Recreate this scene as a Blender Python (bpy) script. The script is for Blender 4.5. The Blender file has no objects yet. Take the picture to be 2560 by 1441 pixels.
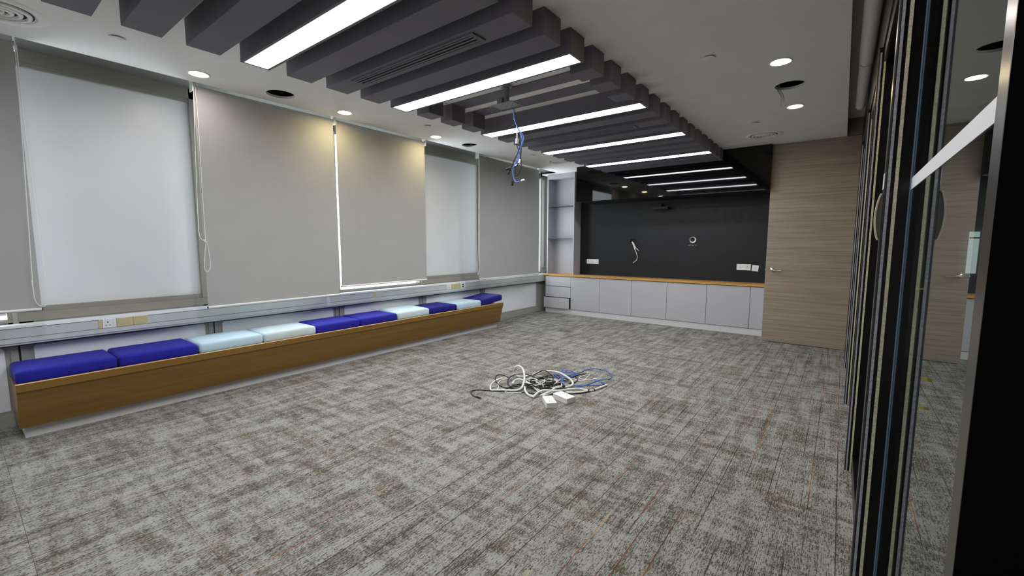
import bpy, bmesh, math, random
from mathutils import Vector, Matrix
from mathutils.geometry import tessellate_polygon
random.seed(7)
SC = bpy.context.scene
COL = SC.collection

# ------------------------------------------------------------------ camera
F_PX, YAW, PITCH, ROLL = 1077.182, -0.6519, -0.1021, 0.0018
CAM = Vector((4.627, 0.0, 1.385))
fw = Vector((math.sin(YAW)*math.cos(PITCH), math.cos(YAW)*math.cos(PITCH), math.sin(PITCH)))
rt = Vector((math.cos(YAW), -math.sin(YAW), 0))
up = rt.cross(fw)
r2 = rt*math.cos(ROLL) + up*math.sin(ROLL)
u2 = -rt*math.sin(ROLL) + up*math.cos(ROLL)
cd = bpy.data.cameras.new('camera'); cam = bpy.data.objects.new('camera', cd); COL.objects.link(cam)
cd.sensor_fit = 'HORIZONTAL'; cd.sensor_width = 36.0; cd.lens = F_PX/2560*36.0
cd.clip_start = 0.02; cd.clip_end = 200
cam.matrix_world = Matrix(((r2.x, u2.x, -fw.x, CAM.x), (r2.y, u2.y, -fw.y, CAM.y), (r2.z, u2.z, -fw.z, CAM.z), (0, 0, 0, 1)))
SC.camera = cam

def un(u, v, ax, val):
    """pixel -> point where its ray meets the plane ax = val"""
    d = fw + r2*((u-1280)/F_PX) - u2*((v-720.5)/F_PX)
    i = 'xyz'.index(ax)
    return CAM + d*((val-CAM[i])/d[i])

# ------------------------------------------------------------------ world, exposure
W = bpy.data.worlds.new('world'); SC.world = W; W.use_nodes = True
bg = W.node_tree.nodes['Background']; bg.inputs[0].default_value = (0.90, 0.95, 1.0, 1); bg.inputs[1].default_value = 4.0
SC.view_settings.view_transform = 'Standard'; SC.view_settings.look = 'None'
SC.view_settings.gamma = 1.0; SC.view_settings.use_curve_mapping = False
SC.view_settings.exposure = 0.35
STRIP = 25.0     # emission of the linear lights
DOWN = 80.0      # emission of the downlights

# ------------------------------------------------------------------ constants
H = 2.75                    # ceiling
XC0, XC1 = 0.16, 4.585      # ceiling edges
WX = -0.30                  # window wall face
GX = 4.787                  # glass partition plane
YR = -1.6                   # rear wall
BY, BP, BW, BZ = 1.2982, 0.3025, 0.184, 2.5937   # beams
BXL, BXR = 1.3486, 3.1747
YB = 7.63                   # black wall
YC = 7.369                  # cabinet fronts
YD = 7.04                   # door face

# ------------------------------------------------------------------ materials
def lin(c):
    c = c/255.0
    return c/12.92 if c <= 0.04045 else ((c+0.055)/1.055)**2.4
def rgb(r, g, b): return (lin(r), lin(g), lin(b), 1)
MATS = {}
class NT:
    def __init__(s, name):
        s.m = bpy.data.materials.new(name); s.m.use_nodes = True
        s.t = s.m.node_tree; s.n = s.t.nodes; s.b = s.n['Principled BSDF']; s.out = s.n['Material Output']
        MATS[name] = s.m
    def new(s, typ, **kw):
        nd = s.n.new(typ)
        for k, v in kw.items(): setattr(nd, k, v)
        return nd
    def link(s, a, b): s.t.links.new(a, b)
    def math(s, op, a, b=None, clamp=False):
        nd = s.new('ShaderNodeMath', operation=op); nd.use_clamp = clamp
        for i, v in enumerate((a, b)):
            if v is None: continue
            if isinstance(v, (int, float)): nd.inputs[i].default_value = v
            else: s.link(v, nd.inputs[i])
        return nd.outputs[0]
    def mix(s, f, a, b):
        nd = s.new('ShaderNodeMix', data_type='RGBA')
        for k, v in ((0, f), (6, a), (7, b)):
            if isinstance(v, (int, float, tuple)): nd.inputs[k].default_value = v
            else: s.link(v, nd.inputs[k])
        return nd.outputs[2]
    def ramp(s, f, p0, p1, c0=(0, 0, 0, 1), c1=(1, 1, 1, 1)):
        nd = s.new('ShaderNodeValToRGB'); e = nd.color_ramp.elements
        e[0].position = p0; e[1].position = p1; e[0].color = c0; e[1].color = c1
        s.link(f, nd.inputs[0]); return nd.outputs[0]
    def pos(s, sc, off=None):
        g = s.new('ShaderNodeNewGeometry'); v = g.outputs['Position']
        if off is not None:
            a = s.new('ShaderNodeVectorMath', operation='ADD'); s.link(v, a.inputs[0]); s.link(off, a.inputs[1]); v = a.outputs[0]
        m = s.new('ShaderNodeVectorMath', operation='MULTIPLY'); s.link(v, m.inputs[0]); m.inputs[1].default_value = sc
        return m.outputs[0]
    def noise(s, vec, scale=1, detail=2, rough=.5):
        nd = s.new('ShaderNodeTexNoise'); nd.inputs['Scale'].default_value = scale
        nd.inputs['Detail'].default_value = detail; nd.inputs['Roughness'].default_value = rough
        s.link(vec, nd.inputs['Vector']); return nd.outputs['Fac']
    def bump(s, h, strength=.2, dist=.01):
        nd = s.new('ShaderNodeBump'); nd.inputs['Strength'].default_value = strength; nd.inputs['Distance'].default_value = dist
        s.link(h, nd.inputs['Height']); s.link(nd.outputs[0], s.b.inputs['Normal'])

def plain(name, col, rough=.5, metal=0.0, spec=.5, var=.06, scale=3.0, coat=0.0):
    m = NT(name)
    n = m.noise(m.pos((1, 1, 1)), scale, 3)
    dark = tuple(c*(1-var) for c in col[:3]) + (1,); lite = tuple(min(1, c*(1+var)) for c in col[:3]) + (1,)
    m.link(m.ramp(n, .3, .7, dark, lite), m.b.inputs['Base Color'])
    m.b.inputs['Roughness'].default_value = rough; m.b.inputs['Metallic'].default_value = metal
    m.b.inputs['Specular IOR Level'].default_value = spec; m.b.inputs['Coat Weight'].default_value = coat
    return m
plain('ceiling_white', rgb(240, 238, 235), .9, spec=.2, var=.02)
plain('slab_grey', rgb(110, 108, 104), .95, spec=.1)
plain('wall_white', rgb(232, 231, 228), .85, spec=.2, var=.02)
plain('beam_charcoal', rgb(118, 114, 123), .6, spec=.3, var=.05, scale=8)
plain('alu_grey', rgb(160, 160, 152), .45, spec=.4, var=.03)
plain('frame_taupe', rgb(146, 142, 132), .22, .0, var=.03)
plain('panel_white', rgb(236, 237, 240), .5, var=.02)
plain('trunk_white', rgb(196, 198, 197), .5, var=.03)
plain('ivory', rgb(196, 184, 138), .5, var=.04)
plain('plastic_white', rgb(228, 228, 226), .4, var=.02)
plain('plastic_cream', rgb(214, 206, 184), .45, var=.03)
plain('dark_hole', rgb(18, 17, 17), .8)
plain('cable_black', rgb(20, 20, 22), .5)
plain('cable_blue', rgb(72, 108, 190), .5)
plain('cable_white', rgb(225, 224, 215), .5)
plain('hose_white', rgb(214, 214, 210), .55, var=.04, scale=20)
plain('brass', rgb(200, 170, 90), .3, .9)
plain('chrome', rgb(215, 210, 205), .12, 1.0, var=.02)
plain('mount_grey', rgb(158, 158, 162), .5, 0)
plain('gloss_black', rgb(10, 10, 11), .03, spec=.42, var=.03, coat=.0)
plain('frame_black', rgb(10, 10, 11), .28, spec=.4)
plain('stile_grey', rgb(92, 88, 84), .28, .75, var=.05, scale=30)
plain('brush_grey', rgb(172, 172, 180), .95, var=.25, scale=160)
plain('brush_beige', rgb(212, 207, 182), .95, var=.22, scale=160)
plain('edge_blue', rgb(120, 136, 156), .3, var=.05)
plain('laminate_grey', rgb(180, 178, 181), .55, var=.02)
plain('laminate_shelf', rgb(166, 163, 167), .55, var=.02)
plain('matte_black', rgb(6, 6, 7), 1.0, spec=0.0)
plain('handle_face', rgb(96, 90, 82), .6)
plain('laminate_dark', rgb(128, 125, 128), .6, var=.03)
plain('gap_dark', rgb(46, 45, 46), .8)
plain('plinth_grey', rgb(205, 205, 205), .6, var=.03)
plain('sticker_yellow', rgb(205, 195, 90), .7)
plain('carpet_back', rgb(50, 49, 47), 1.0)
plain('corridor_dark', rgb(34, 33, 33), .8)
plain('slat_dark', rgb(58, 58, 64), .5)

def emis(name, col, k):
    m = NT(name); m.b.inputs['Base Color'].default_value = (.8, .8, .8, 1)
    m.b.inputs['Emission Color'].default_value = col; m.b.inputs['Emission Strength'].default_value = k
emis('light_strip', (0.92, 0.945, 1.0, 1), STRIP)
emis('down_neutral', (1.0, 0.90, 0.86, 1), DOWN)
emis('down_warm', (1.0, 0.82, 0.46, 1), DOWN*1.35)
emis('lit_window', (0.75, 0.92, 0.9, 1), 0.55)

def fabric(name, col, rough=.85, weave=900, sheen=.3, transl=0.0):
    m = NT(name)
    n = m.noise(m.pos((1, 1, 1)), weave, 1); n2 = m.noise(m.pos((1, 1, 1)), 5, 3)
    f = m.math('ADD', m.math('MULTIPLY', n, .72), m.math('MULTIPLY', n2, .28))
    a = tuple(c*.9 for c in col[:3]) + (1,); b = tuple(min(1, c*1.08) for c in col[:3]) + (1,)
    c = m.ramp(f, .3, .7, a, b); m.link(c, m.b.inputs['Base Color'])
    m.b.inputs['Roughness'].default_value = rough; m.b.inputs['Sheen Weight'].default_value = sheen; m.b.inputs['Specular IOR Level'].default_value = .2
    m.bump(n, .12, .002)
    if transl:
        tr = m.new('ShaderNodeBsdfTranslucent'); m.link(c, tr.inputs[0])
        mx = m.new('ShaderNodeMixShader'); mx.inputs[0].default_value = transl
        m.link(m.b.outputs[0], mx.inputs[1]); m.link(tr.outputs[0], mx.inputs[2]); m.link(mx.outputs[0], m.out.inputs[0])
    return m
fabric('blind_grey', rgb(176, 176, 174), .9, 700, 0, transl=.06)
fabric('cushion_royal', rgb(34, 32, 146), .75, 900, .04)
fabric('cushion_navy', rgb(28, 24, 118), .75, 900, .04)
fabric('cushion_sky', rgb(184, 210, 224), .85, 900, .2)
# pale cushion with yellowish stains
m = fabric('cushion_stained', rgb(196, 213, 220), .85, 900, .2)
base = m.b.inputs['Base Color'].links[0].from_socket
st = m.ramp(m.noise(m.pos((1, 1, 1)), 4.5, 3), .52, .72)
m.link(m.mix(m.math('MULTIPLY', st, .55), base, rgb(188, 178, 158)), m.b.inputs['Base Color'])

def wood(name, c0, c1, axis, rough=.45, stretch=(1.6, 1.6, 55)):
    m = NT(name)
    g = m.noise(m.pos(stretch), 1.0, 6, .62); f2 = m.noise(m.pos(tuple(s*.35 for s in stretch)), 1.0, 2)
    f = m.math('ADD', m.math('MULTIPLY', g, .7), m.math('MULTIPLY', f2, .3))
    m.link(m.ramp(f, .33, .66, c0, c1), m.b.inputs['Base Color'])
    m.b.inputs['Roughness'].default_value = rough; m.bump(g, .06, .003); return m
wood('door_wood', rgb(132, 117, 104), rgb(172, 156, 140), 'x', .4, (2.2, 2.2, 110))
wood('bench_wood', rgb(112, 82, 32), rgb(134, 100, 44), 'y', .4, (30, 1.2, 30))
wood('counter_wood', rgb(170, 122, 58), rgb(204, 158, 84), 'x', .4, (1.2, 18, 30))
wood('edge_wood', rgb(196, 160, 104), rgb(218, 184, 128), 'y', .5, (30, 1.2, 30))

# black painted TV wall with faint smudges
m = NT('tv_black'); m.b.inputs['Specular IOR Level'].default_value = .35
n1 = m.noise(m.pos((1, 1, 1)), 2.2, 4); n2 = m.noise(m.pos((1, 1, 1)), 14, 3)
m.link(m.ramp(n1, .3, .75, rgb(16, 16, 18), rgb(26, 26, 29)), m.b.inputs['Base Color'])
m.link(m.ramp(n2, .3, .8, (.42, .42, .42, 1), (.58, .58, .58, 1)), m.b.inputs['Roughness'])

# glass
def glass(name, col=(0.93, 0.97, 0.96, 1), ior=1.5):
    m = NT(name); g = m.new('ShaderNodeBsdfGlass'); g.inputs['Color'].default_value = col
    g.inputs['Roughness'].default_value = 0.0; g.inputs['IOR'].default_value = ior
    m.link(g.outputs[0], m.out.inputs[0])
glass('partition_glass'); glass('shelf_glass', (.55, .62, .62, 1))
m = NT('window_glass')
t = m.new('ShaderNodeBsdfTransparent'); t.inputs[0].default_value = (.9, .96, .97, 1)
g = m.new('ShaderNodeBsdfGlossy'); g.inputs['Roughness'].default_value = .02
lw = m.new('ShaderNodeLayerWeight'); lw.inputs[0].default_value = .5
f = m.math('ADD', m.math('MULTIPLY', m.math('POWER', lw.outputs['Facing'], 4), .6), .05)
mx = m.new('ShaderNodeMixShader'); m.link(f, mx.inputs[0]); m.link(t.outputs[0], mx.inputs[1]); m.link(g.outputs[0], mx.inputs[2]); m.link(mx.outputs[0], m.out.inputs[0])
m = NT('frosted_pane')
n = m.noise(m.pos((1, 1, 1)), .9, 2)
c = m.ramp(n, .3, .7, rgb(214, 214, 215), rgb(224, 224, 224))
m.link(c, m.b.inputs['Base Color']); m.b.inputs['Roughness'].default_value = .35
tr = m.new('ShaderNodeBsdfTranslucent'); m.link(c, tr.inputs[0])
mx = m.new('ShaderNodeMixShader'); mx.inputs[0].default_value = .13
m.link(m.b.outputs[0], mx.inputs[1]); m.link(tr.outputs[0], mx.inputs[2]); m.link(mx.outputs[0], m.out.inputs[0])

# carpet
m = NT('carpet')
oi = m.new('ShaderNodeObjectInfo')
cmb = m.new('ShaderNodeCombineXYZ'); m.link(m.math('MULTIPLY', oi.outputs['Random'], 31.0), cmb.inputs[0]); m.link(m.math('MULTIPLY', oi.outputs['Random'], 57.0), cmb.inputs[1])
off = cmb.outputs[0]
blot = m.noise(m.pos((14, 2.6, 1)), 1.0, 5, .6)              # patches drawn out along the ribs
blot2 = m.noise(m.pos((2.6, 12.0, 1), off), 1.0, 5, .6)      # cross patches that break at the tile edges
dash = m.noise(m.pos((240, 30, 1)), 1.0, 2, .6)              # short dashes along the ribs
spk = m.noise(m.pos((120, 100, 1), off), 1.0, 1, .5)
rib = m.noise(m.pos((300, 1.2, 1)), 1.0, 1, .5)
pat = m.math('ADD', m.math('MULTIPLY', blot, .5), m.math('MULTIPLY', blot2, .5))
fine = m.math('ADD', m.math('MULTIPLY', m.math('SUBTRACT', dash, .5), .34), m.math('MULTIPLY', m.math('SUBTRACT', spk, .5), .26))
patch = m.ramp(m.math('ADD', pat, fine), .42, .60)         # 0 = worn pale, 1 = brown grey, broken up by the yarn
olive = m.ramp(m.noise(m.pos((2.6, 3.8, 1)), 1.0, 3), .50, .72)
mid = m.mix(olive, rgb(121, 117, 109), rgb(122, 113, 92))
base = m.mix(patch, rgb(157, 156, 151), mid)
# dashes: dark yarn breaks, denser in the brown patches
d = m.math('ADD', m.math('MULTIPLY', dash, .8), m.math('MULTIPLY', spk, .45))
d = m.math('ADD', d, m.math('MULTIPLY', rib, .45))
d = m.math('ADD', d, m.math('MULTIPLY', m.math('SUBTRACT', pat, .5), .55))
dm = m.ramp(d, .84, .95)
tone = m.mix(m.math('MULTIPLY', dm, .82), base, rgb(64, 60, 53))
# thin dark and coloured yarn lines running away from the camera
sx = m.new('ShaderNodeSeparateXYZ'); m.link(m.pos((1, 1, 1)), sx.inputs[0])
cell = m.math('MULTIPLY', sx.outputs[0], 1/0.103)
fr = m.math('FRACT', cell); fl = m.math('FLOOR', cell)
wn = m.new('ShaderNodeTexWhiteNoise', noise_dimensions='1D'); m.link(fl, wn.inputs['W'])
ctr = m.math('ADD', m.math('MULTIPLY', wn.outputs['Value'], .7), .15)
line = m.math('LESS_THAN', m.math('ABSOLUTE', m.math('SUBTRACT', fr, ctr)), .021)
cx_ = m.new('ShaderNodeCombineXYZ'); m.link(m.math('MULTIPLY', fl, 3.7), cx_.inputs[0]); m.link(m.math('MULTIPLY', sx.outputs[1], .95), cx_.inputs[1])
seg = m.noise(cx_.outputs[0], 1.0, 2)
on = m.ramp(seg, .44, .50)
hue = m.new('ShaderNodeTexNoise'); hue.inputs['Scale'].default_value = .9; m.link(cx_.outputs[0], hue.inputs['Vector'])
lc = m.new('ShaderNodeValToRGB'); e = lc.color_ramp.elements
e[0].position = .40; e[0].color = rgb(52, 50, 48); e[1].position = .52; e[1].color = rgb(60, 52, 48)
for p, cc in ((.56, rgb(120, 58, 40)), (.62, rgb(172, 112, 66)), (.68, rgb(190, 172, 120))):
    k = lc.color_ramp.elements.new(p); k.color = cc
m.link(hue.outputs['Fac'], lc.inputs[0])
tone = m.mix(m.math('MULTIPLY', m.math('MULTIPLY', line, on), .9), tone, lc.outputs[0])
m.link(tone, m.b.inputs['Base Color']); m.b.inputs['Roughness'].default_value = 1.0; m.b.inputs['Specular IOR Level'].default_value = .08
m.bump(dash, .35, .004)

# ------------------------------------------------------------------ mesh helpers
def box(bm, x0, x1, y0, y1, z0, z1):
    vs = [bm.verts.new((x, y, z)) for x in (x0, x1) for y in (y0, y1) for z in (z0, z1)]
    for q in ((0, 1, 3, 2), (4, 6, 7, 5), (0, 4, 5, 1), (2, 3, 7, 6), (0, 2, 6, 4), (1, 5, 7, 3)):
        bm.faces.new([vs[i] for i in q])
    return bm
def B(*a):
    bm = bmesh.new(); box(bm, *a); bmesh.ops.recalc_face_normals(bm, faces=bm.faces); return bm
def prism(pts, axis, a, b):
    """polygon in the two other axes, extruded along axis from a to b"""
    bm = bmesh.new()
    def mk(p, w):
        return {'x': (w, p[0], p[1]), 'y': (p[0], w, p[1]), 'z': (p[0], p[1], w)}[axis]
    A = [bm.verts.new(mk(p, a)) for p in pts]; C = [bm.verts.new(mk(p, b)) for p in pts]
    bm.faces.new(A); bm.faces.new(C[::-1]); n = len(pts)
    for i in range(n): bm.faces.new((A[i], A[(i+1) % n], C[(i+1) % n], C[i]))
    bmesh.ops.recalc_face_normals(bm, faces=bm.faces); return bm
def lathe(prof, c, n=32, bm=None):
    """profile of (radius, z) around the vertical through c"""
    bm = bm or bmesh.new(); rings = []
    for r, z in prof:
        if r < 1e-6: rings.append([bm.verts.new((c[0], c[1], z))])
        else: rings.append([bm.verts.new((c[0]+r*math.cos(2*math.pi*i/n), c[1]+r*math.sin(2*math.pi*i/n), z)) for i in range(n)])
    for a, b in zip(rings, rings[1:]):
        for i in range(n):
            j = (i+1) % n
            if len(a) == 1 and len(b) == 1: continue
            if len(a) == 1: bm.faces.new((a[0], b[i], b[j]))
            elif len(b) == 1: bm.faces.new((a[i], b[0], a[j]))
            else: bm.faces.new((a[i], b[i], b[j], a[j]))
    bmesh.ops.recalc_face_normals(bm, faces=bm.faces); return bm
def catmull(P, k=6, closed=False):
    P = [Vector(p) for p in P]; out = []; n = len(P)
    if n < 3: return P
    for i in range(n if closed else n-1):
        if closed: a, b, c, d = P[(i-1) % n], P[i], P[(i+1) % n], P[(i+2) % n]
        else: a, b, c, d = P[max(i-1, 0)], P[i], P[i+1], P[min(i+2, n-1)]
        for j in range(k):
            t = j/k
            out.append(.5*((2*b) + (c-a)*t + (2*a-5*b+4*c-d)*t*t + (3*b-a-3*c+d)*t*t*t))
    if not closed: out.append(P[-1])
    return out
def tube(P, r, n=8, bm=None, smooth=6, closed=False):
    bm = bm or bmesh.new(); Q = catmull(P, smooth, closed) if smooth else [Vector(p) for p in P]
    rings = []; prev = None
    for i, q in enumerate(Q):
        if closed: t = (Q[(i+1) % len(Q)]-Q[i-1])
        else: t = (Q[min(i+1, len(Q)-1)]-Q[max(i-1, 0)])
        t = t.normalized() if t.length > 1e-9 else Vector((0, 0, 1))
        if prev is None:
            a = t.orthogonal().normalized()
        else:
            a = prev - t*prev.dot(t); a = a.normalized() if a.length > 1e-6 else t.orthogonal().normalized()
        prev = a; b = t.cross(a)
        rings.append([bm.verts.new(q + a*(r*math.cos(2*math.pi*k/n)) + b*(r*math.sin(2*math.pi*k/n))) for k in range(n)])
    m_ = len(rings)
    for i in range(m_ if closed else m_-1):
        A, Bb = rings[i], rings[(i+1) % m_]
        for k in range(n): bm.faces.new((A[k], A[(k+1) % n], Bb[(k+1) % n], Bb[k]))
    if not closed: bm.faces.new(rings[0][::-1]); bm.faces.new(rings[-1])
    bmesh.ops.recalc_face_normals(bm, faces=bm.faces); return bm
def bevel(bm, w, seg=2):
    bmesh.ops.bevel(bm, geom=list(bm.edges), offset=w, segments=seg, affect='EDGES', profile=.5); return bm

def wloc(o):
    v = Vector(o.location)
    while o.parent: o = o.parent; v += o.location
    return v
def mesh(name, bm, mat, parent=None, origin=None, smooth=False):
    """one mesh object; bm in world coordinates; origin at the base unless given"""
    if origin is None:
        xs = [v.co for v in bm.verts]
        lo = Vector([min(c[i] for c in xs) for i in range(3)]); hi = Vector([max(c[i] for c in xs) for i in range(3)])
        origin = Vector(((lo.x+hi.x)/2, (lo.y+hi.y)/2, lo.z))
    origin = Vector(origin)
    for v in bm.verts: v.co -= origin
    me = bpy.data.meshes.new(name); bm.to_mesh(me); bm.free()
    me.materials.append(MATS[mat])
    if smooth:
        for p in me.polygons: p.use_smooth = True
        me.set_sharp_from_angle(angle=math.radians(40))
    o = bpy.data.objects.new(name, me); COL.objects.link(o)
    if parent is not None: o.parent = parent; o.location = origin - wloc(parent)
    else: o.location = origin
    return o
def tag(o, label, cat, group=None):
    o['label'] = label; o['category'] = cat
    if group: o['group'] = group
    return o
def thing(name, loc, label, cat, group=None):
    o = bpy.data.objects.new(name, None); o.empty_display_size = .05; COL.objects.link(o); o.location = loc
    return tag(o, label, cat, group)
def struct(o, label=None, cat=None):
    o['kind'] = 'structure'
    if label: o['label'] = label
    if cat: o['category'] = cat
    return o
def sempty(name, loc, label=None, cat=None):
    o = bpy.data.objects.new(name, None); COL.objects.link(o); o.location = loc
    return struct(o, label, cat)
def dup(o, loc, parent=None):
    c = o.copy(); COL.objects.link(c); c.location = loc
    if parent is not None: c.parent = parent
    return c

# ================================================================== SETTING
# floor: slab and carpet tiles laid on it
bm = B(WX-.12, 6.7, YR-.1, 8.3, -.12, -.008)
floor = struct(mesh('floor', bm, 'carpet_back', origin=(0, 0, -.008)), 'grey patterned carpet tile floor of the meeting room', 'floor')
TS = .5
xs = [3.91 + TS*k for k in range(-9, 3)]; ys = [.625 + TS*k for k in range(-5, 16)]
def clampr(a, lo, hi): return max(lo, min(hi, a))
tile_me = {}
for x in xs:
    for y in ys:
        x0, x1 = clampr(x, WX+.02, 4.80), clampr(x+TS, WX+.02, 4.80); y0, y1 = clampr(y, YR, YB), clampr(y+TS, YR, YB)
        if x1-x0 < .02 or y1-y0 < .02: continue
        key = (round(x1-x0, 3), round(y1-y0, 3))
        if key not in tile_me:
            w, d = key[0]/2-.0006, key[1]/2-.0006
            t_ = mesh('carpet_tile', B(-w, w, -d, d, -.008, 0), 'carpet', origin=(0, 0, 0)); tile_me[key] = t_.data
        else:
            t_ = bpy.data.objects.new('carpet_tile', tile_me[key]); COL.objects.link(t_)
        t_.parent = floor; t_.location = Vector(((x0+x1)/2, (y0+y1)/2, 0)) - floor.location

# ceiling with real cut-outs
holes = [(.430, 1.985, .118), (.416, 4.545, .112), (4.178, 4.53, .112)]
def circ(c, r, n=40): return [(c[0]+r*math.cos(2*math.pi*i/n), c[1]+r*math.sin(2*math.pi*i/n)) for i in range(n)]
loops = [[(XC0, YR), (XC1, YR), (XC1, YB+.02), (XC0-.40, YB+.02), (XC0-.40, 7.37), (XC0, 7.37)]] + [circ(h, h[2]) for h in holes]
flat = [p for l in loops for p in l]
tris = tessellate_polygon([[Vector((p[0], p[1], 0)) for p in l] for l in loops])
bm = bmesh.new()
lo = [bm.verts.new((p[0], p[1], H)) for p in flat]; hi = [bm.verts.new((p[0], p[1], H+.02)) for p in flat]
for t in tris:
    bm.faces.new([lo[i] for i in t]); bm.faces.new([hi[i] for i in t])
k = 0
for l in loops:
    n = len(l)
    for i in range(n):
        a, b = k+i, k+(i+1) % n; bm.faces.new((lo[a], lo[b], hi[b], hi[a]))
    k += n
bmesh.ops.recalc_face_normals(bm, faces=bm.faces)
ceiling = struct(mesh('ceiling', bm, 'ceiling_white', origin=(2.3, 3, H)), 'flat white plasterboard ceiling with round cut-outs', 'ceiling')
mesh('soffit', B(WX-.12, XC0-.012, YR-.1, 8.3, 2.815, 3.25), 'slab_grey', ceiling)
mesh('pelmet', B(XC0-.012, XC0, YR, 7.37, H+.02, 2.815), 'ceiling_white', ceiling)
mesh('slab', B(XC0, 6.7, YR-.1, 8.3, 3.15, 3.25), 'dark_hole', ceiling)
mesh('fascia', B(XC1-.015, XC1, YR, 7.05, H+.02, 3.15), 'ceiling_white', ceiling)
mesh('ledge', B(XC1-.015, 4.86, YR, 7.05, 2.96, 2.98), 'ceiling_white', ceiling)
# walls
struct(mesh('wall_rear', B(WX-.12, 6.7, YR-.1, YR, 0, 3.15), 'wall_white'), 'plain white end wall behind the viewpoint', 'wall')
wb = struct(mesh('wall_back', B(WX-.12, 6.7, YB+.03, YB+.15, 0, 3.15), 'wall_white'), 'end wall behind the cabinets and black panel', 'wall')
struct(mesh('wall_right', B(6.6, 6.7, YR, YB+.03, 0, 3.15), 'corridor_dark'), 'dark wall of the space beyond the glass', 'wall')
wbr = struct(mesh('wall_back_right', B(3.80, 6.6, YD+.05, YD+.15, 0, 3.15), 'laminate_dark'), 'partition wall holding the wood grain door', 'wall')
mesh('return_wall', B(3.7785, 3.80, YD+.001, YB+.03, 0, 2.95), 'laminate_grey', wbr)
mesh('pocket_end', B(XC1-.015, 4.86, YD-.02, YD+.05, H+.005, 2.96), 'laminate_dark', wbr)
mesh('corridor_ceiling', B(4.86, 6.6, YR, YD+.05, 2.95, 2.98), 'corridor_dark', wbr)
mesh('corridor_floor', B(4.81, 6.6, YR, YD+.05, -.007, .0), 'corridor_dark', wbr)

# window wall
P = [-1.10, .28, 1.56, 2.905, 4.25, 5.60, 7.33]
wl = struct(mesh('wall_left', B(WX-.12, WX, YR-.1, 8.3, 0, .789), 'alu_grey'), 'grey metal framed spandrel wall under the windows', 'wall')
mesh('end_pier', B(WX-.12, WX, 7.621, 8.3, .775, 2.815), 'alu_grey', wl)
mesh('end_pier', B(WX-.12, WX, YR-.1, P[0]-.05, .775, 2.815), 'alu_grey', wl)
for i in range(6):
    y0, y1 = P[i]+.075, P[i+1]-.075
    pm = prism([(y0, .12), (y1, .12), (y1, .585), (y1-.01, .6), (y0+.01, .6), (y0, .585)], 'x', WX-.002, WX+.006)
    mesh('infill_panel', pm, 'panel_white', wl)
for p in P[1:]:
    mesh('post_cover', B(WX, WX+.012, p-.045, p-.006, .075, .615), 'alu_grey', wl)
    mesh('post_cover', B(WX, WX+.012, p+.006, p+.045, .075, .615), 'alu_grey', wl)
    mesh('post_joint', B(WX, WX+.004, p-.006, p+.006, .075, .615), 'gap_dark', wl)
struct(mesh('baseboard_left', B(WX, WX+.018, YR, 7.62, 0, .075), 'alu_grey'), 'grey skirting along the window wall', 'baseboard')
# dado trunking
TX = -.20
tr_ = sempty('trim_1', (TX-.05, 3, .625), 'off white dado cable trunking running under the windows', 'trunking')
mesh('trunking_body', prism([(WX, .64), (TX-.012, .625), (TX-.004, .63), (TX-.004, .76), (TX-.012, .772), (WX, .772)], 'y', YR, 7.60), 'trunk_white', tr_)
mesh('cover_strip', B(TX-.004, TX, YR, 7.60, .6835, .7515), 'trunk_white', tr_)
mesh('lower_rail', B(TX-.004, TX+.004, YR, 7.60, .645, .680), 'trunk_white', tr_)
mesh('upper_rail', B(TX-.004, TX+.003, YR, 7.60, .7555, .772), 'panel_white', tr_)
mesh('painted_shadow_line', B(WX+.001, TX-.03, YR, 7.60, .617, .627), 'dark_hole', tr_)  # near-black strip painting in the shadow line under the trunking
mesh('top_ledge', B(WX+.001, TX+.001, YR, 7.60, .7722, .777), 'panel_white', tr_)
for z in (.6815, .7535): mesh('groove', B(TX-.004, TX-.0012, YR, 7.60, z-.0018, z+.0018), 'gap_dark', tr_)
mesh('joint_cover', B(TX-.004, TX+.002, 3.34, 3.385, .68, .756), 'ivory', tr_)
# windows
for i in range(7):
    y0, y1 = (7.442, 7.62) if i == 6 else (P[i]+.015, 7.44 if i == 5 else P[i+1]-.015)
    fr_ = i in (1, 4, 6); zs_ = .857 if fr_ else .808; zg_ = .897 if fr_ else .812; jw = (.012, .012) if i == 6 else ((.075, .06) if fr_ else (.02, .025))
    w = sempty('window_%d' % (i+1), (WX-.05, (y0+y1)/2, .775), ({1: 'wide white frosted window above the near blue cushions', 4: 'narrow white frosted window above the far end of the bench', 6: 'slim pale frosted window strip next to the shelf unit', 0: 'clear window behind the blind at the left picture edge', 2: 'clear window behind the blind with the knotted cord', 3: 'clear window behind the blind right of the bright gap', 5: 'clear window behind the farthest grey blind'}[i]), 'window')
    mesh('jamb', B(WX-.09, WX, y0, y0+jw[0], .775, 2.815), 'frame_taupe', w)
    mesh('jamb', B(WX-.09, WX, y1-jw[1], y1, .775, 2.815), 'frame_taupe', w)
    mesh('head', B(WX-.09, WX, y0, y1, 2.725, 2.815), 'frame_taupe', w)
    mesh('head_bead', B(WX-.06, WX-.012, y0+.02, y1-.02, 2.695, 2.7245), 'frame_taupe', w)
    mesh('sill_rail', B(WX-.09, WX+.01, y0, y1, .7895, zs_), 'frame_taupe', w)
    mesh('sill_bead', B(WX-.06, WX-.012, y0+.02, y1-.02, zs_+.0005, zg_), 'frame_taupe', w)
    if fr_:
        mesh('pane', B(WX-.045, WX-.038, y0+jw[0], y1-jw[1], .897, 2.695), 'frosted_pane', w)
    else:
        bm = bmesh.new(); vs = [bm.verts.new(c) for c in ((WX-.04, y0+.015, .80), (WX-.04, y1-.02, .80), (WX-.04, y1-.02, 2.71), (WX-.04, y0+.015, 2.71))]; bm.faces.new(vs)
        mesh('pane', bm, 'window_glass', w)
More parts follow.
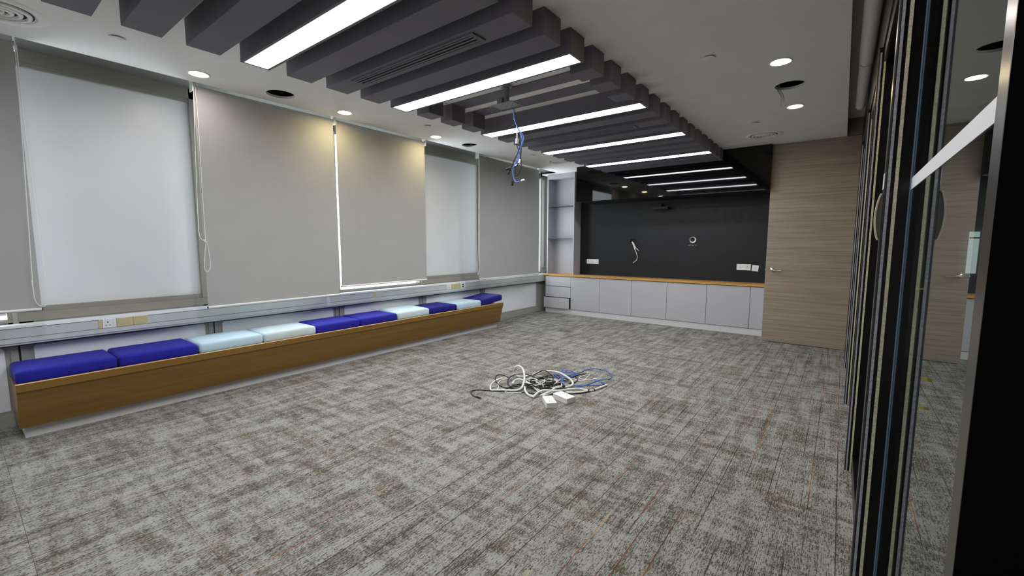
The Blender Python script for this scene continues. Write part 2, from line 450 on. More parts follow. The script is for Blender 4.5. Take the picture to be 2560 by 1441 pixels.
for p in P[1:-1]:
    mesh('mullion_cap', B(WX-.09, WX+.002, p-.015, p+.015, .775, 2.815), 'alu_grey', wl)

# ================================================================== PARTITION (right)
PY = [.897, 1.86, 3.26, 4.655, 6.05, 7.035]
plab = ['nearest glass partition panel, carrying a white stripe', 'second glass partition panel from the viewpoint, with cream pull handle',
        'third glass partition panel from the viewpoint', 'fourth glass partition panel from the viewpoint', 'farthest glass partition panel, beside the wood grain door']
for i in range(5):
    y0, y1 = PY[i], PY[i+1]
    pn = thing('glass_partition_panel', (GX, (y0+y1)/2, 0), plab[i], 'glass panel', 'black framed glass partition panels')
    ys0 = y0 if i == 0 else y0+.052
    g = B(GX, GX+.010, ys0-.0, y1-(.0), .03, 2.48)
    mesh('glass_pane', g, 'partition_glass', pn)
    if i == 0:
        s = mesh('stile', bevel(B(GX-.004, GX+.03, .843, .896, .0, 2.5), .002, 1), 'stile_grey', pn)
        mesh('edge_line', B(GX-.004, GX-.0005, y1-.004, y1-.001, .03, 2.48), 'edge_blue', pn)
        mesh('stripe', B(GX-.0012, GX-.0004, .898, y1-.008, 1.556, 1.592), 'panel_white', pn)
        for (a, b, sz) in ((1.24, 1.10, .022), (1.25, 1.035, .02), (1.47, 1.275, .010)):
            mesh('sticker', B(GX-.008, GX-.0004, a, a+.001, b-sz/6, b+sz/6), 'sticker_yellow', pn)
    else:
        st_ = mesh('stile', B(4.722, GX+.03, y0, y0+.052, .0, 2.48), 'frame_black', pn)
        mesh('edge_strip', B(4.7225, 4.7265, y0-.004, y0, .0, 2.47), 'slat_dark', st_)
        mesh('brush_seal', B(4.7285, 4.7360, y0-.007, y0, .0, 2.45), 'brush_grey', st_)
        mesh('brush_seal', B(4.7462, 4.7548, y0-.008, y0, .0, 2.45), 'brush_beige', st_)
        mesh('bottom_rail', B(4.757, GX+.03, y0+.052, y1, .0, .10), 'frame_black', pn)
    mesh('top_rail', B(4.745, GX+.03, ys0, y1, 2.40, 2.48), 'frame_black', pn)
    if i == 1:
        z0, z1 = 1.40, 1.55
        N = 14
        outer = [(4.7215-.007-.011*math.sin(math.pi*k/N)**.75, z0+(z1-z0)*k/N) for k in range(N+1)]
        inner = [(min(x+.0045, 4.7213), z) for x, z in outer]
        hb = mesh('pull_handle', prism([(4.7215, z0+.002)] + inner[1:-1] + [(4.7215, z1-.002)], 'y', y0-.004, y0+.018), 'handle_face', pn)
        mesh('handle_rim', prism(outer + inner[::-1], 'y', y0-.006, y0+.020), 'plastic_cream', hb)
        mesh('label_sticker', B(4.7205, 4.7222, y0+.0, y0+.045, 1.565, 1.615), 'panel_white', pn)
# near jamb and head track
struct(mesh('trim_2', B(GX-.0038, GX+.05, .35, .842, 0, 2.5), 'matte_black'), 'black jamb post at the near end of the partition', 'jamb post')
struct(mesh('trim_3', B(4.738, GX+.06, YR, 7.035, 2.482, 2.96), 'frame_black'), 'black head track above the glass partition', 'head track')
struct(mesh('trim_4', B(GX-.0, GX+.05, YR, .35, 0, 2.482), 'frame_black'), 'black partition section behind the viewpoint', 'partition')
# blind tubes rolled up in the pocket above the partition
for (a, b, r, lab) in ((1.9, 4.50, .046, 'rolled up grey blind tube in ceiling pocket, nearer of two'), (4.54, 5.90, .043, 'rolled up grey blind tube in ceiling pocket, farther of two')):
    t_ = thing('rolled_blind', (4.68, (a+b)/2, 2.75), lab, 'roller blind', 'rolled blinds above the glass partition')
    mesh('roll', tube([(4.683, a, 2.825), (4.683, b, 2.825)], r, 24, smooth=0), 'ceiling_white', t_, smooth=True)
    mesh('end_cap', tube([(4.683, b, 2.825), (4.683, b+.012, 2.825)], r*.85, 20, smooth=0), 'mount_grey', t_, smooth=True)
    mesh('bracket', B(4.66, 4.706, b+.012, b+.018, 2.79, 2.965), 'mount_grey', t_)
# dim space beyond the glass
lw_ = thing('lit_glazing', (5.81, YD+.02, 1.04), 'pale lit glass opening seen dimly through the partition glass', 'window')
mesh('lit_glass', B(5.77, 5.85, YD+.0, YD+.02, 1.06, 1.53), 'lit_window', lw_)
mesh('bar', B(5.77, 5.85, YD-.01, YD+.0, 1.455, 1.47), 'corridor_dark', lw_)

# ================================================================== BACK WALL
# black panel with cut-outs
pan = sempty('trim_5', (2.14, YB, .79), 'matt black television wall panel with cable cut-outs', 'wall panel')
h1 = un(1583.5, 603, 'y', YB); h2 = un(1732, 600, 'y', YB); h3 = un(1658, 512.6, 'y', YB)
sq = [(h1.x-.055, h1.z-.042), (h1.x+.05, h1.z-.042), (h1.x+.05, h1.z+.04), (h1.x-.055, h1.z+.04)]
loops = [[(.505, .785), (3.7785, .785), (3.7785, 2.30), (.505, 2.30)], sq, circ((h2.x, h2.z), .05, 28), circ((h3.x, h3.z), .033, 24)]
flat = [p for l in loops for p in l]
tris = tessellate_polygon([[Vector((p[0], p[1], 0)) for p in l] for l in loops])
bm = bmesh.new(); A = [bm.verts.new((p[0], YB, p[1])) for p in flat]; C = [bm.verts.new((p[0], YB+.018, p[1])) for p in flat]
for t in tris: bm.faces.new([A[i] for i in t]); bm.faces.new([C[i] for i in t])
k = 0
for l in loops:
    for i in range(len(l)):
        a, b = k+i, k+(i+1) % len(l); bm.faces.new((A[a], A[b], C[b], C[a]))
    k += len(l)
bmesh.ops.recalc_face_normals(bm, faces=bm.faces); mesh('panel_board', bm, 'tv_black', pan)
mesh('cavity_back', B(h1.x-.09, h1.x+.09, YB+.0185, YB+.026, h1.z-.08, h1.z+.08), 'dark_hole', pan)
bm = bmesh.new()
for (ra, rb, ya, yb) in ((.051, .051, YB-.002, YB+.018), (.044, .047, YB-.002, YB+.012)):
    pass
n = 28
r_o = [(h2.x+.052*math.cos(2*math.pi*i/n), YB-.003, h2.z+.052*math.sin(2*math.pi*i/n)) for i in range(n)]
r_i = [(h2.x-.006+.036*math.cos(2*math.pi*i/n), YB+.014, h2.z+.003+.036*math.sin(2*math.pi*i/n)) for i in range(n)]
vo = [bm.verts.new(p) for p in r_o]; vi = [bm.verts.new(p) for p in r_i]
for i in range(n): bm.faces.new((vo[i], vo[(i+1) % n], vi[(i+1) % n], vi[i]))
mesh('hole_liner', bm, 'plastic_white', pan)
mesh('cavity_back', B(h2.x-.08, h2.x+.08, YB+.0185, YB+.026, h2.z-.08, h2.z+.08), 'dark_hole', pan)
mesh('cavity_back', B(h3.x-.05, h3.x+.05, YB+.0185, YB+.026, h3.z-.05, h3.z+.05), 'dark_hole', pan)
for (dx, dz, w) in ((-.07, -.09, .05), (-.01, -.095, .03), (.04, -.088, .02)):
    mesh('paint_scuff', B(h2.x+dx, h2.x+dx+w, YB-.0012, YB-.0002, h2.z+dz-.004, h2.z+dz+.004), 'mount_grey', pan)
# glossy wall cabinet
gb = thing('wall_cabinet', (2.27, 7.2, 2.165), 'glossy black overhead cabinet reflecting the ceiling lights', 'wall cabinet')
mesh('cabinet_body', B(.775, 3.777, 6.972, YB, 2.141, H), 'tv_black', gb)
mesh('gloss_front', B(.768, 3.7775, 6.953, 6.971, 2.138, H-.001), 'gloss_black', gb)
# camera shelf
s0 = un(1629.5, 524, 'y', 7.43); s1 = un(1668.5, 523, 'y', 7.43)
sh = thing('camera_shelf', (s0.x/2+s1.x/2, 7.5, s0.z), 'small black bracket shelf high on the black panel', 'shelf')
mesh('shelf_tray', B(s0.x, s1.x, 7.43, YB-.001, s0.z, s0.z+.012), 'tv_black', sh)
mesh('shelf_front', B(s0.x, s1.x, 7.43, 7.442, s0.z+.012, s0.z+.036), 'tv_black', sh)
mesh('shelf_side', B(s1.x-.012, s1.x, 7.442, YB-.001, s0.z+.012, s0.z+.036), 'tv_black', sh)
mesh('shelf_side', B(s0.x, s0.x+.012, 7.442, YB-.001, s0.z+.012, s0.z+.036), 'tv_black', sh)
# sockets on the black panel
def socket(cx, cz, w, h, lab, n=2, rot=0.0, dark=True):
    t_ = thing('wall_socket', (cx, YB, cz-h/2), lab, 'socket', 'white sockets on the black panel')
    def R(bm):
        if rot: bmesh.ops.rotate(bm, verts=bm.verts, cent=(cx, YB, cz), matrix=Matrix.Rotation(rot, 3, 'Y'))
        return bm
    fp = mesh('face_plate', R(bevel(B(cx-w/2, cx+w/2, YB-.010, YB-.0003, cz-h/2, cz+h/2), .003, 1)), 'plastic_white', t_)
    for k in range(n):
        x = cx - w/2 + w*(k+.5)/n
        bm = bmesh.new()
        for (dx, dz, a, b) in ((0, .012, .004, .005), (-.012, -.012, .005, .003), (.012, -.012, .005, .003)):
            box(bm, x+dx-a, x+dx+a, YB-.0108, YB-.0095, cz+dz-b, cz+dz+b)
        mesh('pin_slots', R(bm), 'gap_dark', fp)
        mesh('rocker', R(B(x-.006, x+.006, YB-.014, YB-.0095, cz+.026, cz+.036)), 'plastic_white', fp)
    return t_
a, b = un(1465, 648, 'y', YB), un(1499, 660, 'y', YB)
socket((a.x+b.x)/2, (a.z+b.z)/2-.002, .255, .092, 'white triple socket plate at the left of the black panel', 3)
a, b = un(1842, 661, 'y', YB), un(1877, 676, 'y', YB)
socket((a.x+b.x)/2, (a.z+b.z)/2, .20, .095, 'white double socket plate near the wood grain door', 2)
a = un(1886, 671, 'y', YB)
socket(a.x+.012, a.z, .092, .095, 'single white socket hanging crooked beside the double plate', 1, math.radians(5))
# white cables out of the square cut-out
def zt(p): return un(1560+p[0]/7.204, 480+p[1]/7.204, 'y', YB-.03)
wc = [[(125, 905), (160, 925), (185, 980), (205, 1050), (232, 1130), (238, 1190), (215, 1240), (160, 1278)],
      [(130, 900), (165, 915), (190, 960), (215, 1010), (268, 1058)], [(128, 912), (160, 945), (178, 990), (192, 1040)]]
cab = thing('loose_cable_bundle', (h1.x, YB-.03, zt((160, 1278)).z), 'white cables dangling from the square cut-out in black panel', 'cable')
for P_ in wc:
    L = [zt(p) for p in P_]; L[0].y = YB+.012
    mesh('cable', tube(L, .0055, 8), 'cable_white', cab, smooth=True)
# base cabinets
XS = [-.14, .4475, 1.066, 1.686, 2.306, 2.937, 3.560, 3.7775]
clab = ['grey drawer unit at the window end of the low cabinets', 'grey cupboard next to the drawer unit', 'grey low cupboard, second to the right of the drawers', 'grey low cupboard in the middle, below the left cut-out cable',
        'grey low cupboard, fourth to the right of the drawers', 'grey low cupboard, widest looking, left of the narrow one', 'narrow grey cupboard partly behind the wood grain door']
for i in range(7):
    x0, x1 = XS[i], XS[i+1]
    t_ = thing('low_cabinet', ((x0+x1)/2, 7.5, 0), clab[i], 'cabinet', 'grey low cabinets under the black panel')
    mesh('cabinet_body', B(x0+.001, x1-.001, YC+.020, YB-.001, .10, .748), 'gap_dark', t_)
    mesh('plinth', B(x0, x1, YC+.012, YC+.03, 0, .098), 'plinth_grey', t_)
    if i == 0:
        for k, (z0, z1) in enumerate(((.545, .742), (.325, .535), (.108, .315))):
            dy = -.04 if k == 2 else 0
            d = mesh('drawer_front', bevel(B(x0+.003-(.012 if k == 2 else 0), x1-.003-(.014 if k == 2 else 0), YC+dy, YC+.018+dy, z0, z1), .0015, 1), 'laminate_grey', t_)
            if k == 2:
                mesh('drawer_box', B(x0+.02, x1-.04, YC+.018+dy, YC+.019, z0+.02, z1-.03), 'gap_dark', d)
    else:
        mesh('door', bevel(B(x0+.0025, x1-.0025, YC, YC+.018, .104, .742), .0015, 1), 'laminate_grey', t_)
wt = mesh('worktop', bevel(B(-.165, 3.7775, YC-.018, YB-.0005, .750, .787), .002, 1), 'counter_wood'); tag(wt, 'long oak worktop over the grey low cabinets', 'worktop')
# tall open shelf unit
su = thing('shelf_unit', (.19, 7.5, .787), 'tall grey open shelf unit with two glass shelves', 'shelf unit')
mesh('side_panel', B(-.11, -.09, YC, YB-.001, .7875, H-.0005), 'laminate_shelf', su)
mesh('side_panel', B(.478, .502, YC-.001, YB-.001, .7875, H-.0005), 'laminate_shelf', su)
mesh('back_panel', B(-.09, .478, YB-.02, YB-.002, .7875, H-.0005), 'laminate_shelf', su)
mesh('top_fascia', B(-.09, .478, YC, YC+.02, 2.655, H-.0005), 'laminate_shelf', su)
mesh('top_panel', B(-.09, .478, YC+.02, YB-.02, 2.655, 2.675), 'laminate_shelf', su)
for z in (2.117, 1.487):
    mesh('glass_shelf', B(-.0895, .4775, YC+.012, YB-.0205, z, z+.008), 'shelf_glass', su)
# door
dr = sempty('door_1', (4.255, YD, 0), 'full height wood grain door with horizontal grain and chrome lever', 'door')
mesh('door_leaf', bevel(B(3.7785, 4.737, YD, YD+.045, .006, H), .0015, 1), 'door_wood', dr)
hx, hz = 3.856, 1.03
hd = mesh('door_handle', lathe([(0, 0), (.026, 0), (.026, .008), (.012, .012), (.012, .045), (0, .045)], (0, 0), 24), 'chrome', None, origin=(0, 0, 0), smooth=True)
hd.parent = dr; hd.rotation_euler = (math.radians(90), 0, 0); hd.location = Vector((hx, YD, hz))-Vector(dr.location)
bm = tube([(hx, YD-.042, hz), (hx+.02, YD-.048, hz-.002), (hx+.06, YD-.05, hz-.006), (hx+.12, YD-.046, hz-.010)], .009, 12)
mesh('lever', bm, 'chrome', dr, smooth=True)
mesh('latch', B(3.772, 3.7785, YD+.01, YD+.03, 1.02, 1.04), 'chrome', dr)

# ================================================================== CEILING BEAMS
def ylo(i): return BY+BP*i
beam_proto = None; lit_proto = None
ordn = {16: 'nearest the back wall', 12: 'second from the back wall', 8: 'third from the back wall', 4: 'fourth from the back wall, before the cut-away beams', 0: 'largest in view, at the upper left', -4: 'nearest the viewpoint, overhead'}
between = {(13, 14, 15): 'between the two farthest lit beams', (9, 10, 11): 'between the second and third farthest lit beams',
           (5, 6, 7): 'by the projector mount', (1, 2, 3): 'between the two nearest lit beams in view', (-3, -2, -1): 'in the upper left, before the nearest lit beam', (17, 18): 'between the farthest lit beam and glossy cabinet'}
def beam_label(i):
    for ks, s in between.items():
        if i in ks:
            w = {0: 'first', 1: 'second', 2: 'third'}[ks.index(i)]
            kind = 'charcoal ceiling beam with cut-away middle' if i in (5, 6, 7) else 'plain charcoal ceiling beam'
            return '%s, %s one %s' % (kind, w, s)
xm = (BXL+BXR)/2
for i in range(-4, 19):
    y0 = ylo(i); c = Vector((xm, y0+BW/2, BZ))
    if i % 4 == 0:
        lab = 'charcoal ceiling beam with white light panel, ' + ordn[i]
        t_ = thing('lit_ceiling_beam', c, lab, 'light', 'lit ceiling beams')
        if lit_proto is None:
            # hollow box with the diffuser set into its underside
            b_ = bmesh.new()
            box(b_, BXL, BXR, y0, y0+.014, BZ, H-.0005); box(b_, BXL, BXR, y0+BW-.014, y0+BW, BZ, H-.0005)
            box(b_, BXL, BXL+.012, y0+.014, y0+BW-.014, BZ, H-.0005); box(b_, BXR-.012, BXR, y0+.014, y0+BW-.014, BZ, H-.0005)
            box(b_, BXL+.012, BXR-.012, y0+.014, y0+BW-.014, BZ+.03, H-.0005)
            bmesh.ops.recalc_face_normals(b_, faces=b_.faces)
            o1 = mesh('housing', b_, 'beam_charcoal', t_)
            o2 = mesh('light_panel', B(BXL+.016, BXR-.016, y0+.019, y0+BW-.019, BZ+.002, BZ+.012), 'light_strip', t_)
            b_ = bmesh.new()
            for q in ((BXL+.012, BXR-.012, y0+.014, y0+.019), (BXL+.012, BXR-.012, y0+BW-.019, y0+BW-.014), (BXL+.012, BXL+.016, y0+.019, y0+BW-.019), (BXR-.016, BXR-.012, y0+.019, y0+BW-.019)):
                box(b_, *q, BZ+.0005, BZ+.012)
            bmesh.ops.recalc_face_normals(b_, faces=b_.faces)
            o3 = mesh('trim_frame', b_, 'alu_grey', t_)
            lit_proto = (o1, o2, o3)
        else:
            for o in lit_proto: dup(o, o.location, t_)
    elif i in (5, 6, 7):
        t_ = thing('ceiling_beam', c, beam_label(i), 'beam', 'charcoal ceiling beams')
        mesh('beam_stub', bevel(B(BXL, 1.512, y0, y0+BW, BZ, H-.0005), .0015, 1), 'beam_charcoal', t_)
        mesh('beam_stub', bevel(B(3.0, BXR, y0, y0+BW, BZ, H-.0005), .0015, 1), 'beam_charcoal', t_)
        mesh('flat_strip', B(1.512, 3.0, y0, y0+BW, H-.008, H-.0005), 'beam_charcoal', t_)
    else:
        if beam_proto is None:
            o = mesh('ceiling_beam', bevel(B(BXL, BXR, y0, y0+BW, BZ, H-.0005), .0015, 1), 'beam_charcoal', origin=c); beam_proto = o
        else:
            o = dup(beam_proto, c)
        tag(o, beam_label(i), 'beam', 'charcoal ceiling beams')
# linear air grilles under beams
for i, lab in ((2, 'long dark linear air grille on the nearer beam'), (10, 'long dark linear air grille on a far beam')):
    y0 = ylo(i); gy0, gy1 = y0+.027, y0+.145; gx0, gx1 = 1.645, 2.865
    t_ = thing('air_grille', (2.255, (gy0+gy1)/2, BZ-.01), lab, 'air grille', 'linear air grilles')
    b_ = bmesh.new()
    for q in ((gx0, gx1, gy0, gy0+.014), (gx0, gx1, gy1-.014, gy1), (gx0, gx0+.03, gy0+.014, gy1-.014), (gx1-.03, gx1, gy0+.014, gy1-.014)):
        box(b_, *q, BZ-.009, BZ-.0003)
    bmesh.ops.recalc_face_normals(b_, faces=b_.faces); mesh('frame', b_, 'beam_charcoal', t_)
    mesh('throat', B(gx0+.03, gx1-.03, gy0+.014, gy1-.014, BZ-.0015, BZ-.0003), 'dark_hole', t_)
    for k in range(3):
        yy = gy0+.022+k*.030
        mesh('blade', prism([(yy, BZ-.008), (yy+.015, BZ-.0085), (yy+.018, BZ-.002), (yy+.003, BZ-.0016)], 'x', gx0+.03, gx1-.03), 'beam_charcoal', t_)

# ------------------------------------------------------------------ ceiling fittings
def downlight(x, y, mat, lab, lit=True):
    t_ = thing('downlight', (x, y, H-.004), lab, 'downlight', 'recessed ceiling downlights')
    mesh('trim_ring', lathe([(.062, H-.0002), (.078, H-.0002), (.078, H-.002), (.070, H-.006), (.062, H-.004)], (x, y), 32), 'ceiling_white', t_, smooth=True)
    mesh('lens', lathe([(0, H-.0035), (.062, H-.0035), (.062, H-.0005)], (x, y), 32), mat, t_)
downlight(.397, 1.358, 'down_neutral', 'lit downlight above the first window, nearest on the window side')
downlight(.404, 2.646, 'down_warm', 'lit warm downlight over the gap between two grey blinds')
downlight(.399, 3.929, 'down_warm', 'lit warm downlight farthest along the window side')
downlight(.447, 5.145, 'ceiling_white', 'unlit white downlight above the last grey blind')
downlight(4.171, 3.915, 'down_neutral', 'lit downlight on the partition side, before the wired cut-out')
downlight(4.166, 5.235, 'down_warm', 'lit warm downlight beyond the wired cut-out')
downlight(4.17, 2.60, 'down_warm', 'lit warm downlight just above the picture on the partition side')
downlight(4.17, 1.30, 'down_neutral', 'lit downlight overhead near the viewpoint')
def diffuser(x, y, lab):
    t_ = thing('air_diffuser', (x, y, H-.02), lab, 'air diffuser', 'round ceiling air diffusers')
    mesh('outer_ring', lathe([(.212, H-.0003), (.205, H-.006), (.160, H-.007), (.155, H-.0003)], (x, y), 48), 'ceiling_white', t_, smooth=True)
    for r in (.125, .088, .052):
        mesh('cone_ring', lathe([(r+.012, H-.0015), (r+.010, H-.011), (r-.006, H-.015), (r-.010, H-.0015)], (x, y), 40), 'ceiling_white', t_, smooth=True)
    mesh('core', lathe([(0, H-.018), (.02, H-.018), (.026, H-.006), (0, H-.006)], (x, y), 24), 'ceiling_white', t_, smooth=True)
    mesh('throat', lathe([(0, H-.0012), (.148, H-.0012), (.148, H-.0003)], (x, y), 40), 'gap_dark', t_)
diffuser(3.755, 6.35, 'round white ceiling diffuser in front of the wood grain door')
diffuser(.794, 6.309, 'round white ceiling diffuser by the shelf unit')
diffuser(.60, .30, 'round white ceiling diffuser cut by the upper left corner')
def disc(x, y, r, lab):
    t_ = thing('sprinkler_cover', (x, y, H-.008), lab, 'sprinkler cover', 'sprinkler cover plates')
    mesh('cover_plate', lathe([(0, H-.010), (r*.9, H-.010), (r, H-.008), (r, H-.006), (0, H-.006)], (x, y), 32), 'ceiling_white', t_, smooth=True)
    mesh('shadow_neck', lathe([(r*.8, H-.006), (r*.8, H-.0003)], (x, y), 24), 'gap_dark', t_)
disc(3.76, 3.508, .043, 'round white sprinkler cover right of the beams, nearer one')
disc(3.756, 5.655, .043, 'round white sprinkler cover before the diffuser by the door')
disc(.70, 3.52, .043, 'round white sprinkler cover beside the farthest warm downlight')
disc(.694, .807, .043, 'round white sprinkler cover at the upper left, above the first window')
disc(.738, 5.619, .043, 'round white sprinkler cover before the far left diffuser')
# loose wires from the right cut-out
wr = thing('dangling_wire', (4.10, 4.53, 2.58), 'pair of grey wires dangling from the ceiling cut-out', 'wire')
for dx in (0, .016):
    mesh('wire', tube([(4.075+dx, 4.56, 2.80), (4.085+dx, 4.555, 2.74), (4.115+dx, 4.54, 2.68), (4.124+dx, 4.52, 2.63), (4.115+dx, 4.50, 2.585)], .0045, 8), 'mount_grey', wr, smooth=True)

# ------------------------------------------------------------------ projector mount and hanging cables
mx_, my_ = 2.222, 3.068
mt = thing('projector_mount', (mx_, my_, 2.58), 'grey ceiling projector mount with drilled square plate', 'projector mount')
mesh('ceiling_flange', lathe([(0, H-.0084), (.05, H-.0084), (.05, H-.013), (0, H-.013)], (mx_, my_), 24), 'mount_grey', mt, smooth=True)
mesh('pole', tube([(mx_, my_, 2.737), (mx_, my_, 2.605)], .024, 20, smooth=0), 'mount_grey', mt, smooth=True)
mesh('collar', B(mx_-.075, mx_-.02, my_-.04, my_+.03, 2.592, 2.65), 'mount_grey', mt)
hp = [(mx_-.085+.034*a, my_-.05+.034*b) for a in range(6) for b in range(4) if (a+b) % 2 == 0]
loops = [[(mx_-.11, my_-.075), (mx_+.11, my_-.075), (mx_+.11, my_+.07), (mx_-.11, my_+.07)]] + [circ(h, .006, 8) for h in hp]
flat = [p for l in loops for p in l]; tris = tessellate_polygon([[Vector((p[0], p[1], 0)) for p in l] for l in loops])
bm = bmesh.new(); A = [bm.verts.new((p[0], p[1], 2.584)) for p in flat]; C = [bm.verts.new((p[0], p[1], 2.590)) for p in flat]
for t in tris: bm.faces.new([A[i] for i in t]); bm.faces.new([C[i] for i in t])
k = 0
for l in loops:
    for i in range(len(l)):
        a, b = k+i, k+(i+1) % len(l); bm.faces.new((A[a], A[b], C[b], C[a]))
    k += len(l)
bmesh.ops.recalc_face_normals(bm, faces=bm.faces); mesh('plate', bm, 'mount_grey', mt)
for (a, b) in ((-.118, -.08), (.118, -.08), (.118, .075), (-.118, .075)):
    mesh('arm_tip', tube([(mx_+a*.9, my_+b*.9, 2.581), (mx_+a*1.08, my_+b*1.08, 2.577)], .006, 8, smooth=0), 'mount_grey', mt)
def hz7(p, dy=0.0): return un(1220+p[0]/5.545, 210+p[1]/5.545, 'y', my_+.03+dy)
def hang(name, label, pts, r, mat, ends, cat='cable', dy=0.0):
    L = [hz7(p, dy) for p in pts]
    t_ = thing(name, (L[-1].x, L[-1].y, min(q.z for q in L)), label, cat, 'cables hanging from the projector mount')
    mesh('cord', tube(L, r, 8), mat, t_, smooth=True)
    for (p0, p1, w, em) in ends:
        a, b = hz7(p0, dy), hz7(p1, dy)
        mesh('plug', bevel(tube([a, a+(b-a)*.999, b], w, 8, smooth=0), .0012, 1), em, t_)
hang('hanging_cable', 'black hanging cable ending in a square black plug, lowest of the bunch',
     [(345, 330), (370, 450), (400, 580), (440, 680), (455, 800), (415, 950), (350, 1090), (325, 1160), (345, 1240), (345, 1340)], .0045, 'cable_black', [((340, 1340), (330, 1410), .013, 'cable_black')])
hang('hanging_cable', 'blue hanging network cable with clear plug sticking out to the right',
     [(350, 335), (365, 480), (395, 580), (450, 690), (475, 790), (440, 920), (405, 1050), (360, 1140), (345, 1230), (360, 1320), (400, 1360), (465, 1340)], .0040, 'cable_blue', [((462, 1340), (502, 1328), .008, 'plastic_white')], dy=-.012)
hang('hanging_cable', 'pale blue hanging cable bowing out to the right with white plug',
     [(358, 340), (372, 470), (410, 600), (460, 670), (495, 750), (470, 850), (430, 950), (420, 1050), (375, 1130)], .0038, 'cable_blue', [((372, 1135), (415, 1118), .007, 'plastic_white')], dy=.012)
hang('hanging_cable', 'white hanging cable with grey connector halfway down',
     [(360, 480), (395, 580), (400, 660), (402, 760)], .0046, 'cable_white', [((402, 760), (398, 830), .016, 'mount_grey')], dy=.02)
hang('hanging_cable', 'black hanging cable looping back up near its end',
     [(402, 830), (410, 890), (445, 970), (460, 1080), (455, 1180), (420, 1250), (375, 1272), (335, 1245), (310, 1190), (285, 1240)], .0040, 'cable_black', [((290, 1215), (278, 1255), .012, 'cable_black')], dy=.02)
hang('hanging_cable', 'short black hanging cable with black plug pointing left',
     [(455, 800), (460, 930), (440, 1060), (390, 1140), (320, 1165)], .0050, 'cable_black', [((320, 1160), (255, 1185), .011, 'cable_black'), ((430, 1100), (442, 1045), .010, 'cable_white')], dy=.005)

# ================================================================== BLINDS
BX = .10
def blind(ya, yb, z0, lab, chain=None, bracket_at=None):
    t_ = thing('roller_blind', (BX, (ya+yb)/2, z0), lab, 'roller blind', 'grey roller blinds on the window wall')
    bm = bmesh.new(); nx, nz = 8, 24; rows = []
    for j in range(nz+1):
        z = z0+.02+(2.712-z0-.02)*j/nz; row = []
        for i in range(nx+1):
            y = ya+(yb-ya)*i/nx
            row.append(bm.verts.new((BX+.0015*math.sin(i*1.3+j*.4)*(1-j/nz), y, z)))
        rows.append(row)
    for j in range(nz):
        for i in range(nx): bm.faces.new((rows[j][i], rows[j][i+1], rows[j+1][i+1], rows[j+1][i]))
    geo = bmesh.ops.extrude_face_region(bm, geom=list(bm.faces)); bmesh.ops.translate(bm, verts=[g for g in geo['geom'] if isinstance(g, bmesh.types.BMVert)], vec=(-.0012, 0, 0))
    bmesh.ops.recalc_face_normals(bm, faces=bm.faces)
    mesh('fabric', bm, 'blind_grey', t_, smooth=True)
    mesh('roller_tube', tube([(BX-.018, ya-.005, 2.724), (BX-.018, yb+.005, 2.724)], .020, 18, smooth=0), 'blind_grey', t_, smooth=True)
    bb = mesh('bottom_bar', tube([(BX, ya, z0+.010), (BX, yb, z0+.010)], .010, 12, smooth=0), 'plastic_white', t_, smooth=True)
    mesh('bar_cap', tube([(BX, ya-.006, z0+.010), (BX, ya, z0+.010)], .0095, 10, smooth=0), 'gap_dark', bb)
    mesh('bar_cap', tube([(BX, yb, z0+.010), (BX, yb+.006, z0+.010)], .0095, 10, smooth=0), 'gap_dark', bb)
    for yy in (ya-.012, yb+.006):
        mesh('bracket', bevel(B(BX-.05, BX+.022, yy, yy+.006, 2.685, 2.8149), .001, 1), 'plastic_white', t_)
    if chain:
        for (pts, closed) in chain:
            mesh('chain', tube([un(u, v, 'x', BX+.02) for u, v in pts], .0028, 6, closed=closed), 'plastic_white', t_, smooth=True)
    return t_
blind(-.93, .385, .905, 'grey roller blind cut off by the left picture edge',
      [([(37, 110), (52, 300), (68, 520), (80, 690), (83, 725), (88, 752), (100, 765), (114, 764), (118, 745), (114, 700), (100, 600), (80, 450), (58, 290), (41, 112)], False), ([(79.5, 700), (80.5, 716)], False)])
blind(1.402, 2.690, .797, 'wide grey roller blind with a knotted pull cord at its left',
      [([(483, 213), (486, 300), (490, 420), (495, 540), (498, 585), (506, 600), (515, 600)], False),
       ([(487, 213), (495, 300), (504, 450), (511, 560), (514, 598), (511, 605), (517, 606), (524, 640), (526, 668), (519, 680), (512, 672), (512, 640), (515, 604)], False)])
blind(2.722, 3.995, .885, 'grey roller blind right of the bright vertical gap')
blind(5.075, 6.755, .815, 'grey roller blind farthest along the window wall', [([(1198.5, 398), (1199, 500), (1199, 640), (1198, 668), (1196, 688), (1194.5, 670), (1196, 600), (1197, 398)], False)])
# small pale block on the sill at the left edge
a = un(0, 786, 'x', -.22); b_ = un(18, 800, 'x', -.22)
sb = mesh('window_stay', bevel(B(-.25, -.20, -.05, b_.y, .856, .885), .004, 1), 'plastic_white'); tag(sb, 'small white block on the sill at the left picture edge', 'window stay')

